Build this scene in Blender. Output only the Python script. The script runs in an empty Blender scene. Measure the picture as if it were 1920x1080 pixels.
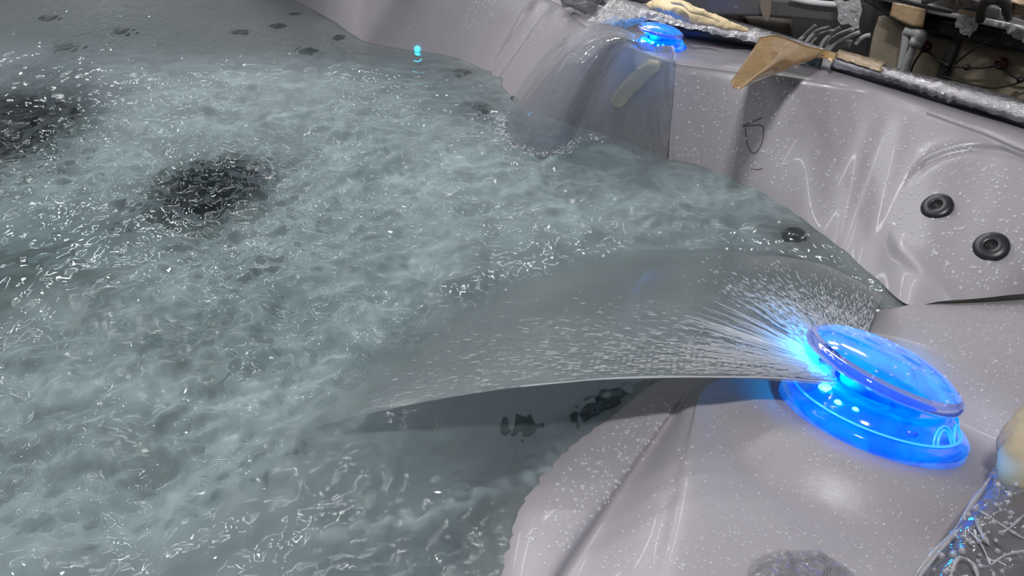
import bpy, math, random
import numpy as np
from mathutils import Vector, Matrix
from mathutils.bvhtree import BVHTree
from mathutils import noise as mnoise

random.seed(7); rng = np.random.default_rng(11)
scn = bpy.context.scene
COL = scn.collection
R = math.radians
# ------------------------------------------------------------------ camera
F, H, PITCH, ROLL = 1397.0, 0.65, R(33), R(3)
def ray(u, v):
    a = (u-960)/F; b = (540-v)/F
    x = a*math.cos(ROLL)-b*math.sin(ROLL); y = a*math.sin(ROLL)+b*math.cos(ROLL)
    return np.array([x, math.cos(PITCH)+y*math.sin(PITCH), -math.sin(PITCH)+y*math.cos(PITCH)])
EYE = np.array([0, 0, H])
def P(u, v, z=0.0):
    """world point at height z that the photograph shows at pixel u, v"""
    d = ray(u, v); return EYE + d*((z-H)/d[2])
cam_d = bpy.data.cameras.new('camera'); cam = bpy.data.objects.new('camera', cam_d); COL.objects.link(cam)
cam_d.sensor_width = 36; cam_d.lens = 36*F/1920; cam_d.clip_start = 0.01; cam_d.clip_end = 60
cam.location = (0, 0, H)
cam.rotation_euler = (Matrix.Rotation(math.pi/2-PITCH, 3, 'X') @ Matrix.Rotation(ROLL, 3, 'Z')).to_euler()
scn.camera = cam
# ------------------------------------------------------------------ world, lights, exposure
w = bpy.data.worlds.new('world'); scn.world = w; w.use_nodes = True
w.node_tree.nodes['Background'].inputs[0].default_value = (0.93, 0.95, 1.0, 1)
w.node_tree.nodes['Background'].inputs[1].default_value = 0.24
def area(name, loc, target, sx, sy, power, col=(1, 1, 1)):
    l = bpy.data.lights.new(name, 'AREA'); l.shape = 'RECTANGLE'; l.size = sx; l.size_y = sy
    l.energy = power; l.color = col
    o = bpy.data.objects.new(name, l); COL.objects.link(o); o.location = loc
    o.rotation_euler = (Vector(target)-Vector(loc)).to_track_quat('-Z', 'Y').to_euler()
    return o
# ceiling tube lamps of the factory hall
area('ceiling_tube_light', (-0.5, -0.6, 2.9), (0.4, 1.4, 0.1), 0.35, 0.10, 78)
for x_, y_ in ((-2.9, 2.6), (-1.2, 2.7), (-2.2, 3.9), (-0.4, 4.0), (-1.4, 5.4), (0.6, 5.5), (2.4, 5.2), (-3.2, 5.6)):
    area('ceiling_tube_light', (x_, y_, 3.0), (-0.3, 1.3, 0), 1.3, 0.06, 20)
area('ceiling_tube_light', (-2.6, 1.4, 3.0), (-0.4, 1.2, 0), 0.05, 1.4, 10)
scn.view_settings.view_transform = 'Standard'; scn.view_settings.look = 'None'
scn.view_settings.exposure = 0.0; scn.view_settings.gamma = 1.0; scn.view_settings.use_curve_mapping = False
scn.cycles.use_denoising = True
scn.cycles.sample_clamp_indirect = 2.5
scn.cycles.max_bounces = 10; scn.cycles.transmission_bounces = 10; scn.cycles.transparent_max_bounces = 16

# ------------------------------------------------------------------ materials
def nodes_of(name):
    m = bpy.data.materials.new(name); m.use_nodes = True
    return m, m.node_tree.nodes, m.node_tree.links, m.node_tree.nodes['Principled BSDF']
def noise_node(N, scale, detail=3, rough=0.5, dist=0.0):
    n = N.new('ShaderNodeTexNoise'); n.inputs['Scale'].default_value = scale
    n.inputs['Detail'].default_value = detail; n.inputs['Roughness'].default_value = rough
    n.inputs['Distortion'].default_value = dist; return n
def objcoord(N, L, node, scl=None):
    tc = N.new('ShaderNodeTexCoord')
    if scl:
        mp = N.new('ShaderNodeMapping'); mp.inputs['Scale'].default_value = scl
        L.new(tc.outputs['Object'], mp.inputs['Vector']); L.new(mp.outputs[0], node.inputs['Vector'])
    else: L.new(tc.outputs['Object'], node.inputs['Vector'])
def pm(name, col, rough=0.4, metal=0.0, bump=0.0, bscale=40, vary=0.0, vscale=8, trans=0.0, ior=1.45, coat=0.0, emit=None, es=0.0, alpha=1.0, spec=0.5, detail=3, stretch=None, subs=0.0):
    m, N, L, b = nodes_of(name)
    b.inputs['Base Color'].default_value = (*col, 1); b.inputs['Roughness'].default_value = rough
    b.inputs['Metallic'].default_value = metal; b.inputs['Transmission Weight'].default_value = trans
    b.inputs['IOR'].default_value = ior; b.inputs['Coat Weight'].default_value = coat; b.inputs['Coat Roughness'].default_value = 0.05
    b.inputs['Alpha'].default_value = alpha; b.inputs['Specular IOR Level'].default_value = spec
    if emit: b.inputs['Emission Color'].default_value = (*emit, 1); b.inputs['Emission Strength'].default_value = es
    if vary:
        n = noise_node(N, vscale, 4, 0.6); objcoord(N, L, n, stretch)
        rp = N.new('ShaderNodeValToRGB'); rp.color_ramp.elements[0].position = 0.35; rp.color_ramp.elements[1].position = 0.65
        rp.color_ramp.elements[0].color = (*[c*(1-vary) for c in col], 1); rp.color_ramp.elements[1].color = (*[min(1, c*(1+vary)) for c in col], 1)
        L.new(n.outputs['Fac'], rp.inputs[0]); L.new(rp.outputs[0], b.inputs['Base Color'])
    if bump:
        n = noise_node(N, bscale, detail, 0.55); objcoord(N, L, n, stretch)
        bp = N.new('ShaderNodeBump'); bp.inputs['Strength'].default_value = 1.0; bp.inputs['Distance'].default_value = bump
        L.new(n.outputs['Fac'], bp.inputs['Height']); L.new(bp.outputs[0], b.inputs['Normal'])
    return m
def mat_water():
    """rippled, slightly milky spa water: refraction with fine bubbles in it and a teal absorbing body"""
    m, N, L, b = nodes_of('spa_water')
    N.remove(b); out = N['Material Output']
    at = N.new('ShaderNodeAttribute'); at.attribute_name = 'chop'
    n1 = noise_node(N, 30, 1.5, 0.5, 0.4); objcoord(N, L, n1)
    mul = N.new('ShaderNodeMath'); mul.operation = 'MULTIPLY'; L.new(n1.outputs['Fac'], mul.inputs[0]); L.new(at.outputs['Fac'], mul.inputs[1])
    bp = N.new('ShaderNodeBump'); bp.inputs['Strength'].default_value = 1; bp.inputs['Distance'].default_value = 0.0125
    L.new(mul.outputs[0], bp.inputs['Height'])
    gl = N.new('ShaderNodeBsdfGlass'); gl.inputs['IOR'].default_value = 1.33; gl.inputs['Roughness'].default_value = 0.02
    gl.inputs['Color'].default_value = (0.95, 0.985, 0.985, 1)
    L.new(bp.outputs[0], gl.inputs['Normal'])
    df = N.new('ShaderNodeBsdfDiffuse'); df.inputs['Color'].default_value = (0.385, 0.485, 0.50, 1)
    n2 = noise_node(N, 9, 5, 0.65, 0.8); objcoord(N, L, n2)
    mr = N.new('ShaderNodeMapRange'); mr.inputs['From Min'].default_value = 0.42; mr.inputs['From Max'].default_value = 0.72
    mr.inputs['To Min'].default_value = 0.27; mr.inputs['To Max'].default_value = 0.56
    L.new(n2.outputs['Fac'], mr.inputs['Value'])
    am = N.new('ShaderNodeAttribute'); am.attribute_name = 'milk'
    mm = N.new('ShaderNodeMath'); mm.operation = 'MULTIPLY'; L.new(mr.outputs[0], mm.inputs[0])
    sq = N.new('ShaderNodeMath'); sq.operation = 'MULTIPLY_ADD'; L.new(am.outputs['Fac'], sq.inputs[0]); sq.inputs[1].default_value = 1.0; sq.inputs[2].default_value = 0.0
    sq.use_clamp = True; L.new(sq.outputs[0], mm.inputs[1])
    mx = N.new('ShaderNodeMixShader'); L.new(mm.outputs[0], mx.inputs[0]); L.new(gl.outputs[0], mx.inputs[1]); L.new(df.outputs[0], mx.inputs[2])
    L.new(mx.outputs[0], out.inputs['Surface'])
    va = N.new('ShaderNodeVolumeAbsorption'); va.inputs['Color'].default_value = (0.50, 0.82, 0.85, 1); va.inputs['Density'].default_value = 1.0
    L.new(va.outputs[0], out.inputs['Volume'])
    return m
def mat_sheet(name, milk, rough, col, streak=(6, 90, 1), bump=0.004, fade=0.85, air=0.12):
    """thin falling sheet of water: bends and blurs what lies behind, glossy, a little milky with air"""
    m, N, L, b = nodes_of(name); N.remove(b); out = N['Material Output']
    uv = N.new('ShaderNodeUVMap'); mp = N.new('ShaderNodeMapping'); mp.inputs['Scale'].default_value = streak
    L.new(uv.outputs[0], mp.inputs['Vector'])
    n1 = noise_node(N, 1.0, 4, 0.6, 0.4); L.new(mp.outputs[0], n1.inputs['Vector'])
    at = N.new('ShaderNodeAttribute'); at.attribute_name = 'chop'
    mul = N.new('ShaderNodeMath'); mul.operation = 'MULTIPLY'; L.new(n1.outputs['Fac'], mul.inputs[0]); L.new(at.outputs['Fac'], mul.inputs[1])
    bp = N.new('ShaderNodeBump'); bp.inputs['Distance'].default_value = bump; L.new(mul.outputs[0], bp.inputs['Height'])
    rf = N.new('ShaderNodeBsdfRefraction'); rf.inputs['IOR'].default_value = 1.06; rf.inputs['Roughness'].default_value = rough
    rf.inputs['Color'].default_value = (0.97, 0.98, 0.98, 1); L.new(bp.outputs[0], rf.inputs['Normal'])
    df = N.new('ShaderNodeBsdfDiffuse'); df.inputs['Color'].default_value = (*col, 1); L.new(bp.outputs[0], df.inputs['Normal'])
    tl = N.new('ShaderNodeBsdfTranslucent'); tl.inputs['Color'].default_value = (*col, 1)
    m0 = N.new('ShaderNodeMixShader'); m0.inputs[0].default_value = 0.4; L.new(df.outputs[0], m0.inputs[1]); L.new(tl.outputs[0], m0.inputs[2])
    m1 = N.new('ShaderNodeMixShader')
    fm = N.new('ShaderNodeMath'); fm.operation = 'MULTIPLY_ADD'; L.new(at.outputs['Fac'], fm.inputs[0]); fm.inputs[1].default_value = air; fm.inputs[2].default_value = milk
    L.new(fm.outputs[0], m1.inputs[0]); L.new(rf.outputs[0], m1.inputs[1]); L.new(m0.outputs[0], m1.inputs[2])
    g = N.new('ShaderNodeBsdfGlossy'); g.inputs['Roughness'].default_value = 0.03; L.new(bp.outputs[0], g.inputs['Normal'])
    fr = N.new('ShaderNodeFresnel'); fr.inputs['IOR'].default_value = 1.33; L.new(bp.outputs[0], fr.inputs['Normal'])
    m2 = N.new('ShaderNodeMixShader'); L.new(fr.outputs[0], m2.inputs[0]); L.new(m1.outputs[0], m2.inputs[1]); L.new(g.outputs[0], m2.inputs[2])
    sx = N.new('ShaderNodeSeparateXYZ'); L.new(uv.outputs[0], sx.inputs[0])
    fd = N.new('ShaderNodeMapRange'); fd.interpolation_type = 'SMOOTHSTEP'; fd.inputs['From Min'].default_value = 0.72; fd.inputs['From Max'].default_value = 1.0; fd.inputs['To Max'].default_value = fade
    L.new(sx.outputs[0], fd.inputs['Value']); tr = N.new('ShaderNodeBsdfTransparent'); m3 = N.new('ShaderNodeMixShader')
    L.new(fd.outputs[0], m3.inputs[0]); L.new(m2.outputs[0], m3.inputs[1]); L.new(tr.outputs[0], m3.inputs[2])
    L.new(m3.outputs[0], out.inputs['Surface'])
    return m
def mat_film(name, col, clear=0.5, bump=0.004, bscale=60):
    """clear wrapping film lying over something: see-through in part, glossy, crinkled"""
    m, N, L, b = nodes_of(name); out = N['Material Output']
    b.inputs['Base Color'].default_value = (*col, 1); b.inputs['Roughness'].default_value = 0.12; b.inputs['Coat Weight'].default_value = 1
    b.inputs['Coat Roughness'].default_value = 0.03
    n = noise_node(N, bscale, 3, 0.5, 1.2); objcoord(N, L, n)
    bp = N.new('ShaderNodeBump'); bp.inputs['Distance'].default_value = bump; L.new(n.outputs['Fac'], bp.inputs['Height'])
    L.new(bp.outputs[0], b.inputs['Normal']); L.new(bp.outputs[0], b.inputs['Coat Normal'])
    t = N.new('ShaderNodeBsdfTransparent'); mx = N.new('ShaderNodeMixShader'); mx.inputs[0].default_value = clear
    L.new(b.outputs[0], mx.inputs[1]); L.new(t.outputs[0], mx.inputs[2]); L.new(mx.outputs[0], out.inputs['Surface'])
    return m
M = {}
M['shell'] = pm('pale_grey_acrylic', (0.272, 0.254, 0.272), 0.36, bump=0.0004, bscale=60, vary=0.03, vscale=3, coat=0.08)
M['water'] = mat_water()
M['sheet'] = mat_sheet('water_sheet', 0.42, 0.22, (0.30, 0.345, 0.35))
M['curtain'] = mat_sheet('water_curtain', 0.24, 0.07, (0.40, 0.40, 0.41), streak=(7, 26, 1), bump=0.024, fade=0.25, air=0.3)
M['drop'] = pm('water_drop', (0.72, 0.72, 0.75), 0.03, ior=1.4, coat=1, alpha=0.42)
M['spray'] = pm('spray_water', (0.55, 0.56, 0.58), 0.05, ior=1.33, coat=1, alpha=0.30)
M['black'] = pm('black_plastic', (0.012, 0.013, 0.016), 0.35)
M['dark'] = pm('dark_slate_edge', (0.045, 0.055, 0.06), 0.35, coat=0.3)
M['hole'] = pm('dark_hole', (0.004, 0.004, 0.005), 0.6)
M['film_strip'] = mat_film('film_on_grey_strip', (0.36, 0.345, 0.365), 0.0, 0.005, 60)
M['film_edge'] = pm('film_edge', (0.22, 0.25, 0.27), 0.12, coat=1, bump=0.003, bscale=30)
M['film'] = mat_film('clear_film', (0.42, 0.41, 0.42), 0.45, 0.01, 45)
M['film_wet'] = mat_film('wet_clear_film', (0.13, 0.12, 0.13), 0.35, 0.006, 26)
M['film_flat'] = mat_film('thin_wet_film', (0.22, 0.21, 0.22), 0.62, 0.012, 30)
M['kraft'] = pm('brown_kraft_tape', (0.31, 0.185, 0.070), 0.25, coat=0.7, bump=0.0015, bscale=70, vary=0.12, vscale=25)
M['kraft_dry'] = pm('tan_tape', (0.36, 0.25, 0.15), 0.35, coat=0.5, bump=0.003, bscale=80, vary=0.1, vscale=40)
M['foam'] = pm('cream_foam', (0.74, 0.60, 0.36), 0.55, bump=0.006, bscale=30, vary=0.08, vscale=12)
M['foam_beige'] = pm('beige_foam', (0.30, 0.25, 0.16), 0.6, bump=0.004, bscale=20, vary=0.15, vscale=14)
M['pen'] = pm('purple_pen', (0.07, 0.03, 0.05), 0.6)
M['led'] = pm('cyan_light', (0.1, 0.8, 1), 0.4, emit=(0.02, 0.62, 1.0), es=5)
M['bgpanel'] = pm('cream_insulation', (0.21, 0.18, 0.13), 0.85, bump=0.004, bscale=18, vary=0.18, vscale=6)
M['bgdark'] = pm('dark_frame', (0.02, 0.018, 0.018), 0.8)
M['bggrey'] = pm('grey_wrapped_board', (0.075, 0.07, 0.07), 0.4, coat=0.4, vary=0.1, vscale=8)
M['pipe'] = pm('white_pipe', (0.30, 0.30, 0.30), 0.4)
M['cable'] = pm('black_cable', (0.012, 0.01, 0.01), 0.5)
M['red'] = pm('dark_red_connector', (0.06, 0.006, 0.008), 0.45)
M['white'] = pm('white_acrylic_edge', (0.55, 0.53, 0.54), 0.2, coat=0.5)
M['floor'] = pm('grey_concrete', (0.05, 0.048, 0.045), 0.8, bump=0.003, vary=0.2)

# ------------------------------------------------------------------ mesh helpers
def mesh(name, V, Fc, mat, parent=None, smooth=True, uv=None):
    me = bpy.data.meshes.new(name); V = np.asarray(V, float)
    me.from_pydata(V.tolist(), [], [list(map(int, f)) for f in Fc]); me.update()
    if smooth: me.polygons.foreach_set('use_smooth', [True]*len(me.polygons))
    if mat: me.materials.append(mat)
    o = bpy.data.objects.new(name, me); COL.objects.link(o)
    if parent: o.parent = parent; o.matrix_parent_inverse = Matrix.Translation(parent.location).inverted() if parent.type == 'EMPTY' and not parent.rotation_euler.x else Matrix()
    return o
def tag(o, label=None, cat=None, group=None, kind=None):
    if label: o['label'] = label
    if cat: o['category'] = cat
    if group: o['group'] = group
    if kind: o['kind'] = kind
    return o
def empty(name, loc, label, cat, group=None):
    o = bpy.data.objects.new(name, None); COL.objects.link(o); o.location = Vector([float(c) for c in loc]); o.empty_display_size = 0.05
    return tag(o, label, cat, group)
def crom(A, k, axis=0):
    """Catmull-Rom subdivision of a row of control points along an axis"""
    A = np.moveaxis(np.asarray(A, float), axis, 0); n = len(A)
    Pd = np.concatenate([2*A[:1]-A[1:2], A, 2*A[-1:]-A[-2:-1]]); out = []
    for i in range(n-1):
        p0, p1, p2, p3 = Pd[i], Pd[i+1], Pd[i+2], Pd[i+3]
        for j in range(k):
            t = j/k
            out.append(0.5*((2*p1)+(-p0+p2)*t+(2*p0-5*p1+4*p2-p3)*t*t+(-p0+3*p1-3*p2+p3)*t**3))
    out.append(A[-1]); return np.moveaxis(np.array(out), 0, axis)
def grid_faces(n, m, off=0, close_u=False):
    f = []
    for i in range(n-1 if not close_u else n):
        for j in range(m-1):
            a = off+i*m+j; b = off+((i+1) % n)*m+j; f.append((a, b, b+1, a+1))
    return f
def tube(pts, r, seg=8, k=6, cap=True):
    pts = crom(np.array(pts, float), k) if k > 1 and len(pts) > 2 else np.array(pts, float)
    n = len(pts); rr = np.interp(np.linspace(0, 1, n), np.linspace(0, 1, len(r)), r) if hasattr(r, '__len__') else np.full(n, r)
    V = []; up = None
    for i in range(n):
        t = pts[min(i+1, n-1)]-pts[max(i-1, 0)]; t = t/(np.linalg.norm(t)+1e-12)
        if up is None: up = np.array([0, 0, 1.]) if abs(t[2]) < .9 else np.array([1., 0, 0])
        s = np.cross(t, up); s /= np.linalg.norm(s)+1e-12; up = np.cross(s, t)
        for j in range(seg):
            a = 2*math.pi*j/seg; V.append(pts[i]+rr[i]*(math.cos(a)*s+math.sin(a)*up))
    Fc = [(i*seg+j, i*seg+(j+1) % seg, (i+1)*seg+(j+1) % seg, (i+1)*seg+j) for i in range(n-1) for j in range(seg)]
    if cap: Fc += [tuple(range(seg-1, -1, -1)), tuple((n-1)*seg+j for j in range(seg))]
    return V, Fc
def lathe(prof, seg=48, close=False):
    V = []; n = len(prof)
    for (r, z) in prof:
        for j in range(seg):
            a = 2*math.pi*j/seg; V.append((r*math.cos(a), r*math.sin(a), z))
    Fc = [(i*seg+j, i*seg+(j+1) % seg, (i+1)*seg+(j+1) % seg, (i+1)*seg+j) for i in range(n-1) for j in range(seg)]
    if close: Fc += [((n-1)*seg+j, (n-1)*seg+(j+1) % seg, (j+1) % seg, j) for j in range(seg)]
    return V, Fc
def merge(parts):
    V = []; Fc = []
    for v, f in parts:
        o = len(V); V += [tuple(x) for x in v]; Fc += [tuple(i+o for i in q) for q in f]
    return V, Fc
def slab(top, thick=0.003, nrm=(0, 0, 1)):
    """a grid of points (n, m, 3) given thickness along nrm"""
    top = np.asarray(top); n, m = top.shape[:2]; bot = top-np.asarray(nrm)*thick
    V = np.concatenate([top.reshape(-1, 3), bot.reshape(-1, 3)]); o = n*m
    Fc = grid_faces(n, m)+[tuple(reversed(f)) for f in grid_faces(n, m, o)]
    ring = [(i, 0) for i in range(n)]+[(n-1, j) for j in range(1, m)]+[(i, m-1) for i in range(n-2, -1, -1)]+[(0, j) for j in range(m-2, 0, -1)]
    idx = [i*m+j for i, j in ring]
    for a, b in zip(idx, idx[1:]+idx[:1]): Fc.append((b, a, a+o, b+o))
    return V, Fc
def box(x0, x1, y0, y1, z0, z1):
    V = [(x, y, z) for x in (x0, x1) for y in (y0, y1) for z in (z0, z1)]
    return V, [(0, 1, 3, 2), (4, 6, 7, 5), (0, 4, 5, 1), (2, 3, 7, 6), (0, 2, 6, 4), (1, 5, 7, 3)]

# ------------------------------------------------------------------ the hot tub shell
ZR, ZL = 0.20, 0.05          # rim height and fountain ledge height above the water
# columns round the tub: water line (world xy), inner rim edge, outer rim edge
def W(u, v): return P(u, v, 0)
def T(u, v): return P(u, v, ZR)
cols = []
def col(wp, tp, op=None, mid=None):
    wp = np.array(wp, float); tp = np.array(tp, float)
    d = tp[:2]-wp[:2]
    if op is None: op = tp+np.array([0, 0.14, 0])
    cols.append((wp, tp, np.array(op, float), mid))
def unseen(x, y, ox, oy):
    col((x, y, 0), (x+ox*.03, y+oy*.03, ZR), (x+ox*.17, y+oy*.17, ZR))
unseen(-2.15, 0.75, -1, 0); unseen(-2.25, 1.7, -1, 0); unseen(-2.15, 2.6, -1, .3); unseen(-1.75, 3.0, -.6, 1); unseen(-1.2, 3.12, 0, 1)
col(W(520, -12), T(545, -95)); col(W(610, 30), T(640, -85)); col(W(665, 66), T(690, -80)); col(W(692, 80), T(742, -42))
col(W(760, 93), T(815, -38)); col(W(840, 104), T(900, -30)); col(W(890, 122), T(980, -14)); col(W(918, 138), T(1012, -8)); col(W(936, 148), T(1040, 2)); col(W(948, 168), T(1062, 16))
col(W(985, 198), T(1095, 44), P(1120, 20, ZR)); col(W(1060, 228), T(1150, 70), P(1175, 36, ZR)); col(W(1150, 252), T(1200, 92), P(1228, 52, ZR)); col(W(1225, 282), T(1240, 107), P(1262, 62, ZR))
col(W(1252, 300), T(1256, 113), P(1290, 66, ZR)); col(W(1275, 302), T(1278, 117), P(1310, 70, ZR)); col(W(1350, 322), T(1368, 128), P(1395, 80, ZR)); col(W(1450, 372), T(1490, 146), P(1490, 96, ZR)); col(W(1505, 412), T(1560, 158), P(1552, 112, ZR))
col(W(1550, 444), T(1625, 168), P(1635, 145, ZR)); col(W(1590, 476), T(1680, 184), P(1700, 162, ZR)); col(W(1640, 520), T(1740, 206), P(1770, 186, ZR))
NV = len(cols)
zs = {}
def wall_rows(c):
    wp, tp, op, mid = c
    dn = wp.copy(); ins = (wp-tp); ins[2] = 0
    L_ = np.linalg.norm(ins[:2])
    lip = tp*1.0; lip2 = tp.copy(); lip2[2] = ZR-0.012; lip2[:2] = tp[:2]+(wp[:2]-tp[:2])*0.03
    rows = [op+np.array([0, 0, -0.3]), op+np.array([0, 0, -0.01]), op, op*0.5+tp*0.5, tp+(op-tp)*0.06, lip2]
    for f in (0.25, 0.5, 0.75): q = tp*(1-f)+wp*f; rows.append(q)
    under = wp+(wp-tp)*0.25; under[2] = -0.05
    rows += [wp, under]
    return rows
G = np.array([wall_rows(c) for c in cols])            # columns x rows x 3
G = crom(crom(G, 8, 0), 5, 1)
# soft vertical flutes pressed into the wall and a sharper crease beside the pedestal
n_c, n_r = G.shape[:2]
def bell(x, c, s): return math.exp(-((x-c)/s)**2)
for i in range(n_c):
    ci = i/8
    for j in range(26, n_r):
        off = -0.014*bell(ci, 11.9, .22)-0.016*bell(ci, 13.1, .25)-0.020*bell(ci, 18.72, .24)+0.004*bell(ci, 24.4, .35)-0.003*bell(ci, 24.9, .3)+0.003*bell(ci, 25.4, .3)-0.002*bell(ci, 25.9, .3)
        off += -0.004*bell(ci, 16.2, .15)-0.004*bell(ci, 17.1, .15)
        t = min(1, (j-25)/4)
        nrm = np.array([-0.5, -0.86, 0]); G[i, j] += nrm*off*t
shell_parts = [(G.reshape(-1, 3), grid_faces(n_c, n_r))]
# recess with the neck jets: joins the wall on its left, the rim above and the fountain ledge below
def proj(p):
    d = np.asarray(p, float)-EYE; cp, sp = math.cos(PITCH), math.sin(PITCH)
    z = d[1]*cp-d[2]*sp; y = d[1]*sp+d[2]*cp; x = d[0]
    a = (x*math.cos(ROLL)+y*math.sin(ROLL))/z; b = (-x*math.sin(ROLL)+y*math.cos(ROLL))/z
    return 960+F*a, 540-F*b
wl = G[-1]
RC = [[wl[int(round(a))] for a in (10, 20, 25, 29, 33, 37, 41, 45)]]
def rcol(o, t, e, bulge, ze):
    op = P(*o, ZR); tp = P(*t, ZR); ep = P(*e, ze); q = tp.copy(); q[2] = ZR-.012; q[:2] += (ep[:2]-tp[:2])*.03
    r_ = [op, tp+(op-tp)*.06, q]
    for f in (.2, .4, .6, .8): r_.append(q*(1-f)+ep*f+np.array([-.55, -.45, .55])*bulge*math.sin(math.pi*f**1.25))
    return r_+[ep]
RC.append(rcol((1830, 202), (1798, 228), (1700, 570), 0, .006)); RC.append(rcol((1880, 220), (1852, 247), (1765, 565), .002, .022)); RC.append(rcol((1930, 238), (1905, 270), (1840, 559), .010, .036))
RC.append(rcol((2000, 262), (1985, 302), (1920, 551), .018, .046)); RC.append(rcol((2120, 305), (2095, 352), (2050, 546), .026, ZL-.003)); RC.append(rcol((2300, 370), (2270, 415), (2190, 541), .03, ZL-.003))
RC = crom(crom(np.array(RC), 22, 0), 14, 1)
DN = np.array([-.55, -.6, .55])
for i in range(RC.shape[0]):
    for j in range(28, RC.shape[1]):
        u, v = proj(RC[i, j]); rho = math.hypot((u-1842)/185, (v-432)/152); up = max(0, min(1, (430-v)/60))
        off = -.010*math.exp(-((rho-1)/.05)**2)*up+.003*math.exp(-((rho-1.13)/.07)**2)*up-.004*max(0, 1-rho)*up
        dl = abs((v-420)-(u-1640)*.92)/1.36
        off += .006*math.exp(-(dl/15)**2)*max(0, min(1, (u-1630)/40))*max(0, min(1, (1810-u)/40))
        RC[i, j] += DN*off*min(1, i/8)
shell_parts.append((RC.reshape(-1, 3), grid_faces(*RC.shape[:2])))
C1 = P(1632, 776, ZL+.002)
# the fountain leans a little with the moulded seat it sits in
n1 = Vector((0.17, 0.26, 1)).normalized()
# fountain ledge and its stepped flank: columns follow the ledge edge from the recess round to the near side
LC = []
def lcol(right, edge, e2, g, r2, wp, ze=ZL):
    e = P(*edge, ze); rt = np.array(right, float)
    e_in = e+(rt-e)*0.05; far = P(*wp, 0)
    un = far+(far-e)*0.35; un[2] = -0.05
    LC.append([rt, rt*0.5+e*0.5, e_in, P(*e2[:2], e2[2]), P(*g[:2], g[2]), P(*r2[:2], r2[2]), far, un])
lcol(P(2190, 541, ZL), (1705, 572), (1698, 573, .008), (1692, 575, .006), (1686, 577, .003), (1680, 579), .010)
lcol(P(2220, 600, ZL), (1600, 604), (1590, 604, .030), (1580, 606, .022), (1572, 608, .012), (1560, 606), .034)
lcol(P(2250, 680, ZL), (1450, 672), (1440, 669, .046), (1432, 668, .03), (1425, 668, .015), (1412, 664))
lcol(P(2280, 760, ZL), (1350, 716), (1338, 712, .046), (1318, 708, .032), (1292, 706, .022), (1262, 704))
lcol(P(2290, 830, ZL), (1322, 738), (1306, 742, .044), (1282, 752, .026), (1262, 748, .026), (1206, 733))
lcol(P(2300, 900, ZL), (1314, 790), (1288, 800, .042), (1240, 815, .018), (1212, 812, .022), (1148, 780))
lcol(P(2300, 1000, ZL), (1308, 870), (1260, 885, .038), (1185, 900, .012), (1150, 890, .018), (1066, 842))
lcol(P(2300, 1100, ZL), (1296, 960), (1236, 975, .036), (1130, 985, .008), (1096, 965, .016), (990, 925))
lcol(P(2300, 1200, ZL), (1280, 1080), (1205, 1080, .036), (1072, 1080, .006), (1035, 1060, .014), (958, 1010))
lcol(P(2300, 1330, ZL), (1266, 1200), (1180, 1200, .036), (1015, 1200, .006), (980, 1180, .014), (925, 1150))
lcol(P(2300, 1500, ZL), (1250, 1360), (1150, 1360, .036), (960, 1360, .006), (930, 1340, .014), (880, 1300))
LC = crom(crom(np.array(LC), 20, 0), 20, 1)
dx_, dy_ = LC[..., 0]-C1[0], LC[..., 1]-C1[1]; dd_ = np.hypot(dx_, dy_); q_ = np.clip((dd_-.112)/.088, 0, 1); w_ = 1-q_*q_*(3-2*q_)
seat_ = C1[2]+.012-.0165-(n1.x*dx_+n1.y*dy_)/n1.z
LC[..., 2] = LC[..., 2]*(1-w_)+seat_*w_
shell_parts.append((LC.reshape(-1, 3), grid_faces(*LC.shape[:2])))
# near side of the tub, closing the loop
near0 = LC[-1, -21]; nx, ny = near0[0], near0[1]
NC = []
for x, y, ox, oy in ((nx, ny, .2, -1), (nx-.35, ny-.12, 0, -1), (-1.0, ny-.12, 0, -1), (-1.7, .12, -.2, -1), (-2.05, .35, -1, -.5), (-2.15, .75, -1, 0)):
    wp = np.array([x, y, 0.]); tp = np.array([x+ox*.03, y+oy*.03, ZR]); op = np.array([x+ox*.16, y+oy*.16, ZR])
    if x == nx: tp[2] = op[2] = ZL
    NC.append([op-[0, 0, .3], op, tp, tp*.5+wp*.5, wp, wp-[0, 0, .05]])
NC = crom(np.array(NC), 6, 0); shell_parts.append((NC.reshape(-1, 3), grid_faces(*NC.shape[:2])))
# water line polygon
wline = [G[i, 45] for i in range(n_c)]+[LC[i, 120] for i in range(LC.shape[0])]+[NC[i, 4] for i in range(NC.shape[0])]
POLY = np.array(wline)[:, :2]
def inside_dist(X, Y):
    """signed distance into the water polygon (positive inside)"""
    x = X.ravel(); y = Y.ravel(); ins = np.zeros(len(x), bool); dmin = np.full(len(x), 1e9)
    A = POLY; B = np.roll(POLY, -1, 0)
    for (ax, ay), (bx, by) in zip(A, B):
        if (ay > by) != (ay < by) or ay != by:
            c = ((ay > y) != (by > y))
            with np.errstate(divide='ignore', invalid='ignore'):
                xi = (bx-ax)*(y-ay)/(by-ay+1e-15)+ax
            ins ^= c & (x < xi)
        dx, dy = bx-ax, by-ay; l2 = dx*dx+dy*dy+1e-12
        t = np.clip(((x-ax)*dx+(y-ay)*dy)/l2, 0, 1); dmin = np.minimum(dmin, (x-ax-t*dx)**2+(y-ay-t*dy)**2)
    d = np.sqrt(dmin); return np.where(ins, d, -d).reshape(X.shape)
def sstep(x, a, b): t = np.clip((x-a)/(b-a), 0, 1); return t*t*(3-2*t)
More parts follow.
